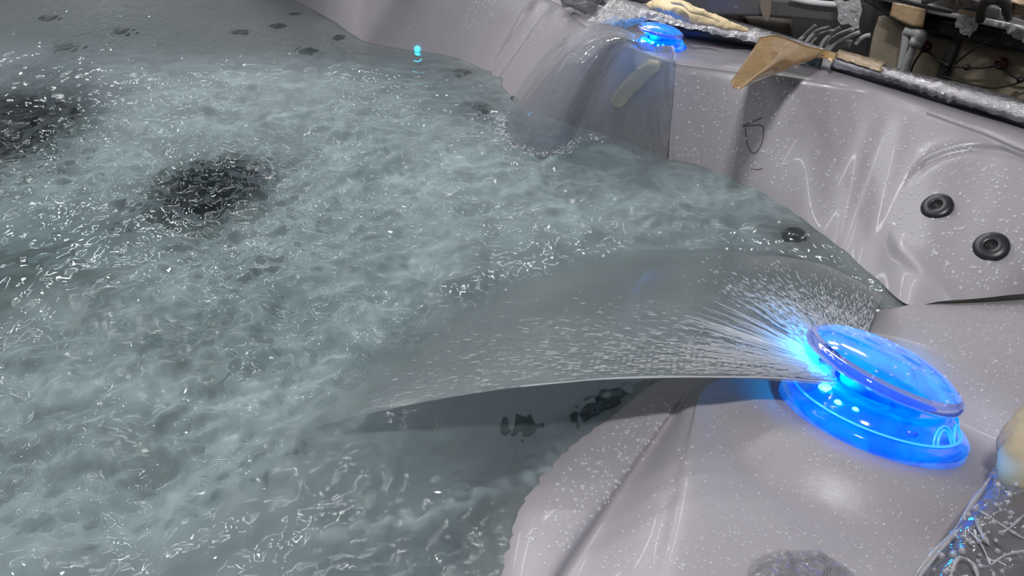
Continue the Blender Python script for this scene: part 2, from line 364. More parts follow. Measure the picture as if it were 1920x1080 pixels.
# basin below the water: sloping backs, seats and the deep foot well
gx = np.linspace(-2.35, 1.0, 240); gy = np.linspace(-0.2, 3.3, 250); X, Y = np.meshgrid(gx, gy, indexing='ij')
D = inside_dist(X, Y)
zb = -0.20*sstep(D, 0, .14)-0.10*sstep(D, .1, .5)-0.33*sstep(D, .42, .62)
gentle = sstep(-X, .35, .8)*sstep(Y, 1.3, 2.0)                              # reclined seat at the far left lies just under the surface
zb = zb*(1-gentle)+gentle*(-0.02-0.10*sstep(D, 0, .7)-0.42*sstep(D, .75, 1.0))
near_seat = np.exp(-(((X+.12)/.32)**2+((Y-.78)/.22)**2)); zb = zb*(1-.45*near_seat)-0.13*.45*near_seat
ridge = np.exp(-((X+0.45+(Y-1.2)*.2)/.09)**2)*sstep(D, .2, .5); zb += 0.04*ridge
keep = D > -0.03; zb = np.where(D < 0, -0.005+D*0.2, zb-0.004)
vid = -np.ones(X.shape, int); vid[keep] = np.arange(keep.sum())
Vb = np.stack([X[keep], Y[keep], zb[keep]], 1); Fb = []
for i in range(len(gx)-1):
    for j in range(len(gy)-1):
        q = (vid[i, j], vid[i+1, j], vid[i+1, j+1], vid[i, j+1])
        if min(q) >= 0: Fb.append(q)
shell_parts.append((Vb, Fb))
tub = empty('hot_tub', (0, 0, -0.62), 'pale grey acrylic hot tub filled with bubbling water, its rim beaded with drops', 'hot tub')
SV, SF = merge(shell_parts)
shell = mesh('shell', SV, SF, M['shell'], tub)
BVH = BVHTree.FromPolygons([Vector(v) for v in SV], SF)
BVHb = BVHTree.FromPolygons([Vector(v) for v in Vb], Fb)
def onshell(u, v, lift=0.0):
    d = Vector(ray(u, v)).normalized(); h = BVH.ray_cast(Vector(EYE), d)
    if h[0] is None: return None, None
    n = h[1] if h[1].dot(d) < 0 else -h[1]
    return h[0]+n*lift, n
def underwater(u, v):
    """where the refracted sight line meets the basin"""
    p = Vector(P(u, v, 0)); d = Vector(ray(u, v)).normalized(); e = 1/1.33; c = -d.z; k = 1-e*e*(1-c*c)
    r_ = e*d+Vector((0, 0, 1))*(e*c-math.sqrt(k)); h = BVHb.ray_cast(p-Vector((0, 0, .001)), r_.normalized())
    if h[0] is None: return None, None
    n = h[1] if h[1].z > 0 else -h[1]
    return h[0], n
def upright(p, n, yaw=0.0):
    z = Vector(n).normalized(); x = (Vector((1, 0, 0))-z*z.x).normalized(); y = z.cross(x)
    m = Matrix((x, y, z)).transposed() @ Matrix.Rotation(yaw, 3, 'Z'); return Matrix.Translation(Vector(p)) @ m.to_4x4()
def frame(p, n):
    q = Vector(n).to_track_quat('Z', 'Y'); return Matrix.Translation(Vector(p)) @ q.to_matrix().to_4x4()
def put(o, Mx, parent):
    o.parent = parent; o.matrix_parent_inverse = Matrix.Translation(parent.location).inverted(); o.matrix_basis = Mx
jet_V, jet_F = lathe([(0, .001), (.008, .001), (.0085, .004), (.010, .006), (.016, .0055), (.0235, .0045), (.0255, .002), (.026, -.004)], 36)
noz_V, noz_F = lathe([(0, .0015), (.0055, .0015), (.006, .003), (.0078, .0035), (.008, .001)], 24)
jm = nm = None
def jet(p, n, s=1.0):
    global jm, nm
    if p is None: return
    if jm is None:
        o = mesh('jet', jet_V, jet_F, M['black']); k = mesh('nozzle', noz_V, noz_F, M['hole']); jm, nm = o.data, k.data
    else:
        o = bpy.data.objects.new('jet', jm); COL.objects.link(o); k = bpy.data.objects.new('nozzle', nm); COL.objects.link(k)
    put(o, frame(p, n) @ Matrix.Scale(s, 4), tub); k.parent = o; k.matrix_parent_inverse = Matrix()
    return o
for u, v, s in ((1757, 389, .98), (1858, 464, 1.0)):
    p, n = onshell(u, v, .003); jet(p, (n*.45+Vector((-.62, -.30, .55))*.55).normalized(), s)
for u, v, s in ((520, 48, 1.2), (600, 16, 1.1), (635, 70, 1.0), (667, 46, 1.2), (553, 26, .8), (450, 60, 1.1), (228, 57, 1.3), (125, 88, 1.5), (88, 33, 1.2), (867, 136, 1.1), (905, 205, 1.1), (975, 186, 1.0), (1490, 440, 1.0), (1130, 765, 1.7), (575, 95, 1.2), (168, 655, .9), (980, 800, 1.1)):
    p, n = underwater(u, v)
    if p is not None: jet(p+n*.003, n, s)
# suction grilles in the foot well
gV, gF = merge([lathe([(0, .012), (.03, .012), (.072, .008), (.08, 0)], 40)]+[lathe([(r_, .010), (r_+.003, .0145), (r_+.006, .010)], 40) for r_ in (.015, .03, .045, .06)])
for u, v, s in ((392, 345, 2.0), (10, 235, 2.1), (450, 410, 1.1)):
    p, n = underwater(u, v)
    if p is not None:
        g = mesh('suction_grille', gV, gF, M['black']); put(g, frame(p+n*.002, n) @ Matrix.Scale(s, 4), tub)
# small cyan light at the water line of the far wall
p, n = onshell(783, 92, .003)
if p is not None:
    l = mesh('light', *lathe([(0, .0025), (.006, .002), (.009, 0)], 20), M['led']); put(l, frame(p, n), tub); l['label'] = 'small round cyan light glowing at the water line'
# handwriting in pen on the wall
def pen(pts, name='pen_mark'):
    q = [onshell(u, v, .0006)[0] for u, v in pts]; q = [x for x in q if x is not None]
    return tube(q, .0008, 6, 5)
s_ = 3.272
strokes = [[(1340+x/s_, y/s_) for x, y in st] for st in ([(172, 775), (215, 752), (290, 722)], [(172, 776), (235, 768), (290, 770), (300, 800), (292, 868), (268, 920), (238, 940), (210, 910), (196, 860), (188, 800), (190, 785)], [(225, 1036), (255, 1040), (295, 1036)])]
mesh('pen_mark', *merge([pen(s) for s in strokes]), M['pen'], tub)['label'] = 'purple handwritten pen mark on the wall'

# ------------------------------------------------------------------ the water
dx = 0.0042
gx = np.arange(-2.3, 0.80, dx); gy = np.arange(0.02, 3.2, dx); X, Y = np.meshgrid(gx, gy, indexing='ij')
D = inside_dist(X[::4, ::4], Y[::4, ::4])
def upsample(A, shape):
    ix = np.linspace(0, A.shape[0]-1, shape[0]); iy = np.linspace(0, A.shape[1]-1, shape[1])
    i0 = np.clip(ix.astype(int), 0, A.shape[0]-2); j0 = np.clip(iy.astype(int), 0, A.shape[1]-2); fx = (ix-i0)[:, None]; fy = (iy-j0)[None]
    return A[i0][:, j0]*(1-fx)*(1-fy)+A[i0+1][:, j0]*fx*(1-fy)+A[i0][:, j0+1]*(1-fx)*fy+A[i0+1][:, j0+1]*fx*fy
D = inside_dist(X, Y) if X.size < 1 else upsample(D, X.shape)
def band(l0, l1, seed, ax=1.0, ay=1.0):
    """random ripples with wavelengths between l0 and l1 metres"""
    r_ = np.random.default_rng(seed); n = np.fft.fft2(r_.standard_normal(X.shape))
    kx = np.fft.fftfreq(X.shape[0], dx)[:, None]*ax; ky = np.fft.fftfreq(X.shape[1], dx)[None]*ay; k = np.hypot(kx, ky)+1e-9; lam = 1/k
    f = np.exp(-((np.log(lam)-math.log(math.sqrt(l0*l1)))/(0.5*math.log(l1/l0)+1e-9))**2)
    h = np.real(np.fft.ifft2(n*f)); return h/h.std()
def blob(u, v, r, z=0, ry=None):
    c = P(u, v, z); return np.exp(-(((X-c[0])/r)**2+((Y-c[1])/(ry or r))**2))
turb = 0.22+1.0*blob(350, 640, .26)+0.9*blob(560, 520, .25)+0.9*blob(480, 190, .34)+.8*blob(760, 330, .30)+.7*blob(1150, 380, .25)+.7*blob(150, 900, .22)+.7*blob(600, 760, .16)+.55*blob(350, 300, .3)+.5*blob(60, 300, .3)+.9*blob(1400, 365, .13)
turb *= 1-0.85*blob(1100, 600, .17); turb *= 1-.85*blob(850, 850, .2); turb *= 1-.6*blob(100, 480, .18)
turb *= 1-0.75*sstep(Y, 2.0, 2.45)*sstep(-X, .25, .5)
land_ = blob(965, 268, .05)+blob(1020, 285, .05)+blob(1090, 262, .05)+.6*blob(1180, 282, .05)+.5*blob(945, 215, .05)
turb += .6*land_
turb = np.clip(turb, .06, 1.25)
h = (0.0026*band(.12, .3, 1)*(.35+.65*turb)+0.0027*band(.05, .10, 2)*turb+0.0010*band(.02, .04, 3)*turb**1.5)
h += 0.0016*band(.05, .09, 5, .35, 1.0)*(1-np.clip(turb, 0, 1))*.6
# the swell that wells up where the jets blow, and the collars where the falling sheets land
h += 0.012*blob(740, 280, .12)+0.010*blob(200, 860, .09)
def along(px, wd):
    C = crom(np.array([P(u, v, 0) for u, v in px]), 10)[:, :2]; m_ = np.full(X.shape, 1e9); ok = (np.abs(X-C[:, 0].mean()) < .5) & (np.abs(Y-C[:, 1].mean()) < .5); xs, ys = X[ok], Y[ok]; dd = np.full(xs.shape, 1e9)
    for c in C: dd = np.minimum(dd, (xs-c[0])**2+(ys-c[1])**2)
    m_[ok] = dd; return np.exp(-m_/wd**2)
wav = band(.02, .05, 8)
foam_ = along([(590, 1012), (700, 992), (790, 972), (860, 945), (930, 918), (1010, 892), (1070, 858)], .012)*(.6+.4*np.clip(wav, -1, 1))
h += .006*foam_+.0022*band(.02, .05, 9, .9, .35)*blob(860, 1040, .13)+.003*band(.03, .06, 10)*blob(580, 860, .08)
edge_ = along([(1262, 704), (1206, 733), (1148, 780), (1066, 842), (990, 925), (958, 1010)], .03); h += .003*band(.015, .03, 12)*edge_
h *= sstep(D, -.01, .05)*.8+.2
keep = D > -0.012
vid = -np.ones(X.shape, int); vid[keep] = np.arange(keep.sum())
Vw = np.stack([X[keep], Y[keep], h[keep]], 1)
q = np.stack([vid[:-1, :-1], vid[1:, :-1], vid[1:, 1:], vid[:-1, 1:]], -1).reshape(-1, 4); q = q[q.min(1) >= 0]
def big_mesh(name, V, Q, mat):
    me = bpy.data.meshes.new(name); me.vertices.add(len(V)); me.vertices.foreach_set('co', V.astype(np.float32).ravel())
    me.loops.add(len(Q)*4); me.loops.foreach_set('vertex_index', Q.astype(np.int32).ravel())
    me.polygons.add(len(Q)); me.polygons.foreach_set('loop_start', np.arange(0, len(Q)*4, 4, dtype=np.int32)); me.polygons.foreach_set('loop_total', np.full(len(Q), 4, np.int32))
    me.update(calc_edges=True); me.validate(); me.polygons.foreach_set('use_smooth', [True]*len(me.polygons)); me.materials.append(mat)
    o = bpy.data.objects.new(name, me); COL.objects.link(o); return o
water = big_mesh('bubbling_water', Vw, q, M['water'])
a = water.data.attributes.new('chop', 'FLOAT', 'POINT'); a.data.foreach_set('value', np.clip(turb, 0, 1)[keep].astype(np.float32))
milk = np.clip(.25+.75*turb+.9*foam_+.45*land_, 0, 1.4)*(1-.85*blob(1490, 440, .05))*(1-.7*blob(905, 205, .06))*(1-.7*blob(867, 136, .06))*(1-.6*blob(1130, 765, .08))*(1-.98*np.clip(1.5*blob(395, 350, .12, ry=.17), 0, 1))*(1-.98*np.clip(1.8*blob(10, 235, .17, ry=.24), 0, 1))*(1-.6*sstep(Y, 2.0, 2.3)*sstep(-X, .15, .5))*(1-.4*blob(430, 600, .18))
a = water.data.attributes.new('milk', 'FLOAT', 'POINT'); a.data.foreach_set('value', np.clip(milk, 0.03, 1.4)[keep].astype(np.float32))
tag(water, 'teal churning water covered in ripples and white glints inside the tub', 'water', kind='stuff')

# ------------------------------------------------------------------ lit fountains
def mat_blue(name, lo, hi, es, scale):
    m = pm(name, (0.0, 0.16, 0.95), 0.1, trans=0.35, ior=1.3, coat=.25); N, L = m.node_tree.nodes, m.node_tree.links; b = N['Principled BSDF']
    n = noise_node(N, scale, 2.5, 0.5, 1.5); objcoord(N, L, n); rp = N.new('ShaderNodeValToRGB'); rp.color_ramp.elements[0].position = .38; rp.color_ramp.elements[1].position = .60
    rp.color_ramp.elements[0].color = (*lo, 1); rp.color_ramp.elements[1].color = (*hi, 1); L.new(n.outputs['Fac'], rp.inputs[0]); L.new(rp.outputs[0], b.inputs['Emission Color'])
    b.inputs['Emission Strength'].default_value = es; return m
M['blue'] = mat_blue('blue_lit_plastic', (0, .10, .9), (0, .26, 1), .55, 22)
M['blue_cap'] = mat_blue('blue_lit_cap', (0, .15, 1), (0, .36, 1), .75, 26)
M['blue_rim'] = pm('blue_clear_rim', (0.08, 0.25, 0.9), 0.06, trans=0.75, ior=1.35, emit=(0.01, 0.08, 0.8), es=0.35, coat=1)
M['blue_pale'] = pm('blue_ring_plastic', (0.1, 0.45, 1.0), 0.2, emit=(0.0, 0.30, 1.0), es=0.9, coat=1)
M['blue_deep'] = pm('blue_deep_plastic', (0.0, 0.10, 0.85), 0.2, emit=(0.0, 0.09, 0.85), es=0.55, coat=1)
M['lamp'] = pm('fountain_lamp', (0.2, 0.9, 1), 0.3, emit=(0.10, 0.85, 1.0), es=3.5)
def arc_tube(cx, cy, r, z, a0, a1, rad, n=16, lift=0):
    return tube([(cx+r*math.cos(a0+(a1-a0)*i/n), cy+r*math.sin(a0+(a1-a0)*i/n), z+lift*math.sin(math.pi*i/n)) for i in range(n+1)], rad, 6, 1)
def lathe_at(x, y, z, r_):
    v, f = lathe([(0, r_*.6), (r_*.6, r_*.45), (r_, 0), (r_*.9, -r_*.3)], 10); return [(a+x, b+y, c+z) for a, b, c in v], f
def fountain(loc, nrm, yaw, s, label, power):
    root = empty('waterfall_fountain', loc, label, 'fountain light')
    root.rotation_mode = 'QUATERNION'
    root.rotation_quaternion = upright((0, 0, 0), nrm, yaw).to_quaternion(); root.scale = (s, s, s)
    def part(name, VF, mat, loc_=(0, 0, 0), tilt=None, par=None):
        o = mesh(name, VF[0], VF[1], mat); o.parent = par or root; o.location = loc_
        if tilt: o.rotation_euler = tilt
        return o
    b = part('base', lathe([(.052, .024), (.074, .023), (.082, .020), (.089, .008), (.092, .003), (.100, .001), (.105, -.004), (.105, -.018), (.096, -.018), (.094, -.002), (.086, .002), (.078, .018), (.052, .021)], 80, True), M['blue'])
    part('base_floor', lathe([(0, .004), (.05, .004), (.084, .002), (.0845, -.001), (0, -.002)], 64), M['blue_deep'])
    part('base_ring', lathe([(.0905, .004), (.0925, .0058), (.0945, .0042)], 80), M['blue_pale'], par=b)
    part('neck', lathe([(.046, .020), (.046, .030), (.042, .036), (.040, .046), (.038, .046), (.041, .020)], 48, True), M['blue'])
    def hoop(az, w_, h_, r_=.0905, rad=.0013, z0=.004):
        pts = []
        for i in range(13):
            a = math.pi*i/12; aa = az+w_*math.cos(a); zz = z0+h_*math.sin(a); rr = .0915-(zz-.003)*.48
            pts.append((rr*math.cos(aa), rr*math.sin(aa), zz))
        return tube(pts, rad, 6, 1)
    for az, w_, h_ in ((-1.10, .13, .015), (-1.10, .20, .019), (-.72, .14, .016), (-.42, .16, .017)):
        part('inner_rib', hoop(az, w_, h_), M['blue_pale'])
    part('inner_block', merge([box(.0865, .0885, -.006, .006, .006, .016)]), M['blue_deep'], (0, 0, 0), (0, 0, R(-92)))
    cd_ = []
    rr_ = random.Random(5)
    for k in range(46):
        a = rr_.uniform(0, 6.28); q = .08*math.sqrt(rr_.random()); z = np.interp(q, [0, .03, .055, .072, .083], [.022, .0212, .018, .0125, .005]); t_ = rr_.uniform(.0008, .0026)
        cd_.append(lathe_at(q*math.cos(a), q*math.sin(a), z, t_))
    cap = part('cap', lathe([(0, .022), (.03, .0212), (.055, .018), (.072, .0125), (.083, .005), (.0875, -.003), (.086, -.008), (.080, -.008), (.074, -.003), (.05, .003), (0, .006)], 72), M['blue_cap'], (.004, .006, .050), (R(4), R(-7), 0))
    part('cap_drops', merge(cd_), M['drop'], par=cap)['kind'] = 'stuff'
    q_old = Vector(nrm).to_track_quat('Z', 'Y') @ Matrix.Rotation(R(-15), 3, 'Z').to_quaternion() @ Matrix.Rotation(R(-7), 3, 'Y').to_quaternion() @ Matrix.Rotation(R(4), 3, 'X').to_quaternion()
    q_off = Vector(nrm).to_track_quat('Z', 'Y') @ Matrix.Rotation(R(-15), 3, 'Z').to_quaternion() @ Vector((.004, .006, .052))
    inv = root.rotation_quaternion.inverted(); cap.rotation_mode = 'QUATERNION'; cap.rotation_quaternion = inv @ q_old; cap.location = inv @ q_off
    part('cap_rim', lathe([(.083, .006), (.090, .001), (.0915, -.004), (.088, -.0095), (.080, -.010), (.0795, -.0085), (.0865, -.007), (.0878, -.003)], 72, True), M['blue_rim'], par=cap)
    for a0, r0 in ((.4, .050), (2.2, .056), (3.6, .045), (5.2, .058)):
        part('cap_rib', arc_tube(0, 0, r0, .0155-r0*.05, a0, a0+.75, .0011, lift=.0006), M['blue_deep'], par=cap)
    for az, r_, zz, sz in ((3.45, .079, .018, .9), (3.75, .083, .014, .55), (3.98, .082, .016, .45), (3.2, .074, .021, .5)):
        part('lamp', lathe([(0, .0075), (.005, .006), (.0085, .003), (.009, 0)], 20), M['lamp'], (r_*math.cos(az), r_*math.sin(az), zz)).scale = (sz, sz, sz)
    l = bpy.data.lights.new('fountain_glow', 'POINT'); l.energy = power; l.color = (0.0, 0.35, 1.0); l.shadow_soft_size = .012
    lo = bpy.data.objects.new('fountain_glow', l); COL.objects.link(lo); lo.parent = root; lo.location = (-.074, .012, .0375)
    return root
f1 = fountain(C1+np.array([0, 0, .012]), n1, R(0), 1.02, 'large round blue glowing fountain head on the near ledge, cap tilted over its base', 4.2)
C2 = P(1238, 82, ZR+.004)
f2 = fountain(C2, Vector((0, 0, 1)), R(40), 0.58, 'small blue glowing fountain head on the far rim pedestal, behind the falling water', .9)
# ------------------------------------------------------------------ sheets of falling water
def sheet(name, starts, lands, z0, rise, mat, label, nr=260, ns=90, pw=2.0, wob=0.0004, chopf=None, fold=None):
    """each ray leaves the fountain slot, rises a little and drops to the water"""
    S = crom(np.array(starts), 1, 0); Lp = np.array(lands)
    t = np.linspace(0, 1, nr)
    def res(A):
        A = crom(A, 12, 0); d = np.r_[0, np.cumsum(np.linalg.norm(np.diff(A, axis=0), axis=1))]; d /= d[-1]
        return np.stack([np.interp(t, d, A[:, k]) for k in range(3)], 1)
    S, Lp = res(np.array(starts)), res(Lp)
    s = np.linspace(0, 1, ns)[None, :, None]
    A = S[:, None]*(1-s)+Lp[:, None]*s
    ss = s[..., 0]
    zz = S[:, None, 2]*(1-ss**pw)+rise*4*ss*(1-ss)-0.005*ss**8
    r_ = np.random.default_rng(3); n = r_.standard_normal(nr); ker = np.hanning(15); n = np.convolve(n, ker/ker.sum(), 'same')*2
    n2 = np.convolve(r_.standard_normal(nr), np.hanning(40)/20, 'same')*3
    zz = zz+wob*(n[:, None]+n2[:, None])*np.sin(np.pi*np.clip(ss, 0, 1))**.7
    A[..., 2] = zz
    if fold is not None: A = fold(A, t, ss)
    V, Fc = A.reshape(-1, 3), grid_faces(nr, ns)
    o = mesh(name, V, Fc, mat)
    uvl = o.data.uv_layers.new(name='UVMap'); li = np.empty(len(o.data.loops), np.int32); o.data.loops.foreach_get('vertex_index', li)
    uv = np.stack([(li % ns)/ns, (li//ns)/nr], 1); uvl.data.foreach_set('uv', uv.astype(np.float32).ravel())
    a = o.data.attributes.new('chop', 'FLOAT', 'POINT')
    tt, s2 = np.meshgrid(t, np.linspace(0, 1, ns), indexing='ij'); a.data.foreach_set('value', chopf(tt, s2).astype(np.float32).ravel())
    pn = o.data.polygons[len(o.data.polygons)//2]
    if pn.normal.dot(Vector(EYE)-pn.center) < 0: o.data.flip_normals()
    tag(o, label, 'water'); return o, A
FM = upright(C1+np.array([0, 0, .012]), n1)
st = [np.array(FM @ Vector((.078*math.cos(R(a)), .078*math.sin(R(a)), .031))) for a in (88, 110, 130, 150, 170, 188, 204)]
ld = [P(u, v, 0) for u, v in ((1655, 556), (1600, 522), (1520, 484), (1420, 466), (1300, 462), (1180, 466), (1080, 478), (980, 502), (880, 536), (780, 584), (690, 640), (610, 706), (535, 775), (485, 830))]
def chop1(t, s):
    a = .22+.9*np.exp(-((s-.35)/.28)**2)*np.clip((t-.72)/.15, 0, 1)*1.0+.9*np.exp(-(s/.22)**2)+.6*np.exp(-((t-.99)/.03)**2)+.7*np.exp(-((t-.62)/.12)**2-((s-.72)/.08)**2)
    return np.clip(a, 0, 1.2)
sh1, A1 = sheet('water_sheet', st, ld, .1, .016, M['sheet'], 'broad thin fan of water arching from the blue fountain into the tub', chopf=chop1)
st2 = [P(u, v, z) for u, v, z in ((1192, 66, .225), (1190, 78, .225), (1200, 92, .22), (1225, 98, .22), (1252, 100, .215))]
ld2 = [P(u, v, 0) for u, v in ((944, 215), (948, 255), (975, 283), (1030, 292), (1075, 268), (1120, 262), (1180, 283), (1225, 297), (1250, 300))]
def chop2(t, s): return .35+1.3*np.exp(-((t-.52)/.14)**2-((s-.45)/.2)**2)+.6*np.exp(-((t-1)/.04)**2)+.5*s**6
sh2, A2 = sheet('water_curtain', st2, ld2, .22, .035, M['curtain'], 'clear domed curtain of water falling from the far rim fountain', wob=.0032, pw=2.2, chopf=chop2)
parts = []
for k in range(520):
    i = int(random.uniform(.05, .75)*(A2.shape[0]-1)); p = A2[i, -1]+rng.normal(0, .012, 3)*np.array([1, 1, 0]); rr = random.uniform(.0008, .0028)
    parts.append((p[0], p[1], abs(random.gauss(0, .006))+.002, rr))
# ropes of water along the free edges of the curtain and the fan
def rope(A, i, r0, name, label, k=1):
    pts = A[i][:int(A.shape[1]*k)][::6]; pts = pts+rng.normal(0, r0*.35, pts.shape)
    o = mesh(name, *tube(pts, [r0*.6, r0, r0*.7, r0*1.2, r0*.6, r0*.9], 10, 3), M['drop']); return o
for A, i, r0, par in ((A2, -1, .0035, sh2), (A1, -1, .0012, sh1)):
    o = rope(A, i, r0, 'edge_stream', '', .5 if par is sh2 else .6); o.parent = par

jets_ = []
for k in range(170):
    i = int(random.uniform(.30, 1.0)*(A1.shape[0]-1)); e_ = random.uniform(.12, .34); n_j = max(4, int(e_*A1.shape[1]))
    pts = A1[i][:n_j:3]+np.array([0, 0, random.uniform(-.004, .006)])+rng.normal(0, .0006, A1[i][:n_j:3].shape)
    jets_.append(tube(pts, [random.uniform(.0008, .0020), .0012, .0003], 6, 1))
mesh('slot_jets', *merge(jets_), M['spray'], sh1)
# spray thrown off the slot of the big fountain, and foam beads where the curtain lands
land_parts = parts; parts = []
def ball(c, rx, ry, rz, q=None, seg=6, rings=4):
    V = []
    for i in range(rings+1):
        th = math.pi*i/rings
        for j in range(seg):
            ph = 2*math.pi*j/seg; v = Vector((rx*math.sin(th)*math.cos(ph), ry*math.sin(th)*math.sin(ph), rz*math.cos(th)))
            if q: v = q @ v
            V.append((c[0]+v.x, c[1]+v.y, c[2]+v.z))
    return V, [(i*seg+j, i*seg+(j+1) % seg, (i+1)*seg+(j+1) % seg, (i+1)*seg+j) for i in range(rings) for j in range(seg)]
tag(mesh('foam_beads', *merge([ball((x, y, z), r_, r_, r_*.8, None, 7, 5) for x, y, z, r_ in land_parts]), M['drop']), 'white beads of froth where the curtain of water lands', 'foam', kind='stuff')
nr_, ns_ = A1.shape[:2]
for k in range(4200):
    far_side = random.random() < .62
    if far_side: i = int(random.uniform(.0, .5)*nr_); s = abs(random.gauss(0, .17))+.02
    else: i = min(nr_-1, int((1-abs(random.gauss(0, .12)))*nr_)); s = abs(random.gauss(0, .30))+.02
    if s > .8 or i < 0: continue
    j = min(ns_-2, int(s*ns_)); p = A1[i, j]; d = A1[i, j+1]-A1[i, j]; d /= np.linalg.norm(d)+1e-9
    rr = random.uniform(.0004, .0010); lift = abs(random.gauss(0, .016 if far_side else .006))+.001
    parts.append(ball(p+np.array([0, 0, lift]), rr, rr, rr*random.uniform(2, 7), Vector(d).to_track_quat('Z', 'Y'), 5, 4))
spray = mesh('water_spray', *merge(parts), M['spray']); tag(spray, 'fine white spray thrown off the near fountain slot', 'water spray', kind='stuff')

# ------------------------------------------------------------------ drops clinging to the walls
def sprinkle(name, picks, label, cat='water drops', par=None):
    parts = []
    for (u, v, r_) in picks:
        p, n = onshell(u, v)
        if p is None or p.z < .004: continue
        dist = (p-Vector(EYE)).length
        q = n.to_track_quat('Z', 'Y'); parts.append(ball(p, r_, r_*random.uniform(1, 1.25), r_*.55, q, 8, 6))
    return tag(mesh(name, *merge(parts), M['drop']), label, cat, kind='stuff')
pk = []
def poly_pick(poly, n, r0, r1):
    us = [p[0] for p in poly]; vs = [p[1] for p in poly]; c = 0
    while c < n:
        u = random.uniform(min(us), max(us)); v = random.uniform(min(vs), max(vs)); ins = False
        for (x0, y0), (x1, y1) in zip(poly, poly[1:]+poly[:1]):
            if (y0 > v) != (y1 > v) and u < (x1-x0)*(v-y0)/(y1-y0)+x0: ins = not ins
        if ins: pk.append((u, v, random.uniform(r0, r1)*random.choice((.6, .8, 1, 1)))); c += 1
poly_pick([(1262, 130), (1380, 140), (1500, 150), (1640, 190), (1800, 262), (1920, 310), (1920, 540), (1800, 545), (1640, 400), (1560, 420), (1450, 350), (1265, 290)], 900, .0018, .0036)
poly_pick([(1170, 120), (1250, 130), (1250, 290), (1180, 270)], 50, .0018, .0034)
poly_pick([(880, 0), (1045, 5), (1075, 40), (990, 90), (960, 110), (1000, 10), (860, 60)], 260, .0015, .003)
poly_pick([(760, 0), (1000, 0), (900, 100), (760, 60)], 160, .001, .0022)
drops = sprinkle('water_drops', pk, 'clear beads of water clinging to the upright tub walls')
pk = []
poly_pick([(1320, 760), (1450, 740), (1560, 850), (1700, 900), (1850, 870), (1720, 1070), (1300, 1075)], 520, .0007, .0015)
poly_pick([(1680, 580), (1918, 565), (1918, 800), (1840, 860), (1830, 760), (1740, 640), (1680, 600)], 380, .0008, .0019)
poly_pick([(1235, 745), (1290, 760), (1180, 900), (1060, 1040), (1000, 1070), (985, 1000), (1060, 880), (1150, 800)], 240, .0012, .0028)
poly_pick([(1300, 800), (1290, 1070), (1120, 1070), (1250, 870)], 110, .0010, .0022)
drops2 = sprinkle('water_drops', pk, 'small bright drops scattered over the flat ledge around the blue fountain')

# ------------------------------------------------------------------ wrapped strips on the rim
def strip(name, ledge, low, top, back, zl, z1, z2, z3, label, film_seg, wob=.0015):
    """black core standing on the rim, a film-covered board over it; each line is a list of pixels with its own height"""
    n = 60
    def ln(px, z):
        A = crom(np.array([P(u, v, z) for u, v in px]), 8); d = np.r_[0, np.cumsum(np.linalg.norm(np.diff(A, axis=0), axis=1))]; d /= d[-1]; t = np.linspace(0, 1, n)
        return np.stack([np.interp(t, d, A[:, k]) for k in range(3)], 1)
    a, b, c, e = ln(ledge, zl), ln(low, z1), ln(top, z2), ln(back, z3)
    root = empty(name, a[n//2], label, 'rim strip')
    dz = np.array([0, 0, 1.]); inn = (b-e)*.15
    core_b = e.copy(); core_b[:, 2] = zl
    Gc = np.stack([a, b-inn*.5, (b*.4+e*.6), core_b], 1)
    mesh('core', Gc.reshape(-1, 3), grid_faces(n, 4, close_u=False)+[(0, 1, 2, 3), tuple((n-1)*4+k for k in (3, 2, 1, 0))], M['dark'], root)
    wv = rng.normal(0, wob, (n, 1))
    b2 = b+np.array([0, 0, 1])*wv; mid = c*.5+e*.5+dz*(.002+rng.normal(0, wob, (n, 1)))
    eb = e.copy(); eb[:, 2] = z1
    Gf = np.stack([b2, b2*.5+c*.5+dz*rng.normal(0, wob*.5, (n, 1)), c, mid, e, eb], 1)
    mesh('film', Gf.reshape(-1, 3), grid_faces(n, 6)+[(0, 1, 2, 3, 4, 5)], M['film_strip'], root)
    return root, c, e
sA, cA, eA = strip('wrapped_rim_strip', [(1120, 20), (1182, 45), (1228, 60), (1298, 76), (1413, 91), (1480, 104), (1540, 108)], [(1130, 2), (1182, 26), (1230, 39), (1286, 53), (1419, 80), (1490, 97), (1545, 103)],
      [(1130, -8), (1221, 20), (1317, 44), (1419, 66), (1490, 84), (1548, 98)], [(1160, -22), (1240, -2), (1330, 24), (1419, 50), (1490, 71), (1548, 92)], ZR-.004, ZR+.026, ZR+.040, ZR+.043,
      'film-wrapped strip on the far rim beside the small fountain, with cream foam lying on it', 0)
sB, cB, eB = strip('wrapped_rim_strip', [(1557, 132), (1640, 158), (1700, 174), (1762, 196), (1828, 212), (1920, 243), (2020, 280)], [(1556, 123), (1640, 146), (1700, 163), (1762, 184), (1828, 203), (1920, 232), (2020, 268)],
      [(1563, 111), (1640, 136), (1692, 151), (1762, 172), (1828, 192), (1920, 218), (2020, 252)], [(1572, 98), (1640, 116), (1700, 133), (1762, 147), (1828, 162), (1920, 187), (2020, 216)], ZR-.004, ZR+.012, ZR+.028, ZR+.032,
      'film-wrapped strip on the right rim, wet, its left end under tan tape', 0)
# tan tape over the start of the right strip
def cover(c, e, i0, i1, lift, name, mat, label, cat, parent=None, front=0.0):
    A = np.stack([c[i0:i1]*(1-f)+e[i0:i1]*f+np.array([0, 0, lift])+rng.normal(0, .0006, (i1-i0, 3)) for f in (-front, .03, .3, .6, 1.0)], 1)
    A[-1] += rng.normal(0, .003, A[-1].shape)
    o = mesh(name, *slab(A, .0015), mat); return tag(o, label, cat) if parent is None else o
cover(cB, eB, 0, 15, .006, 'packing_tape', M['kraft_dry'], 'short tan tape along the top of the right rim strip', 'tape')
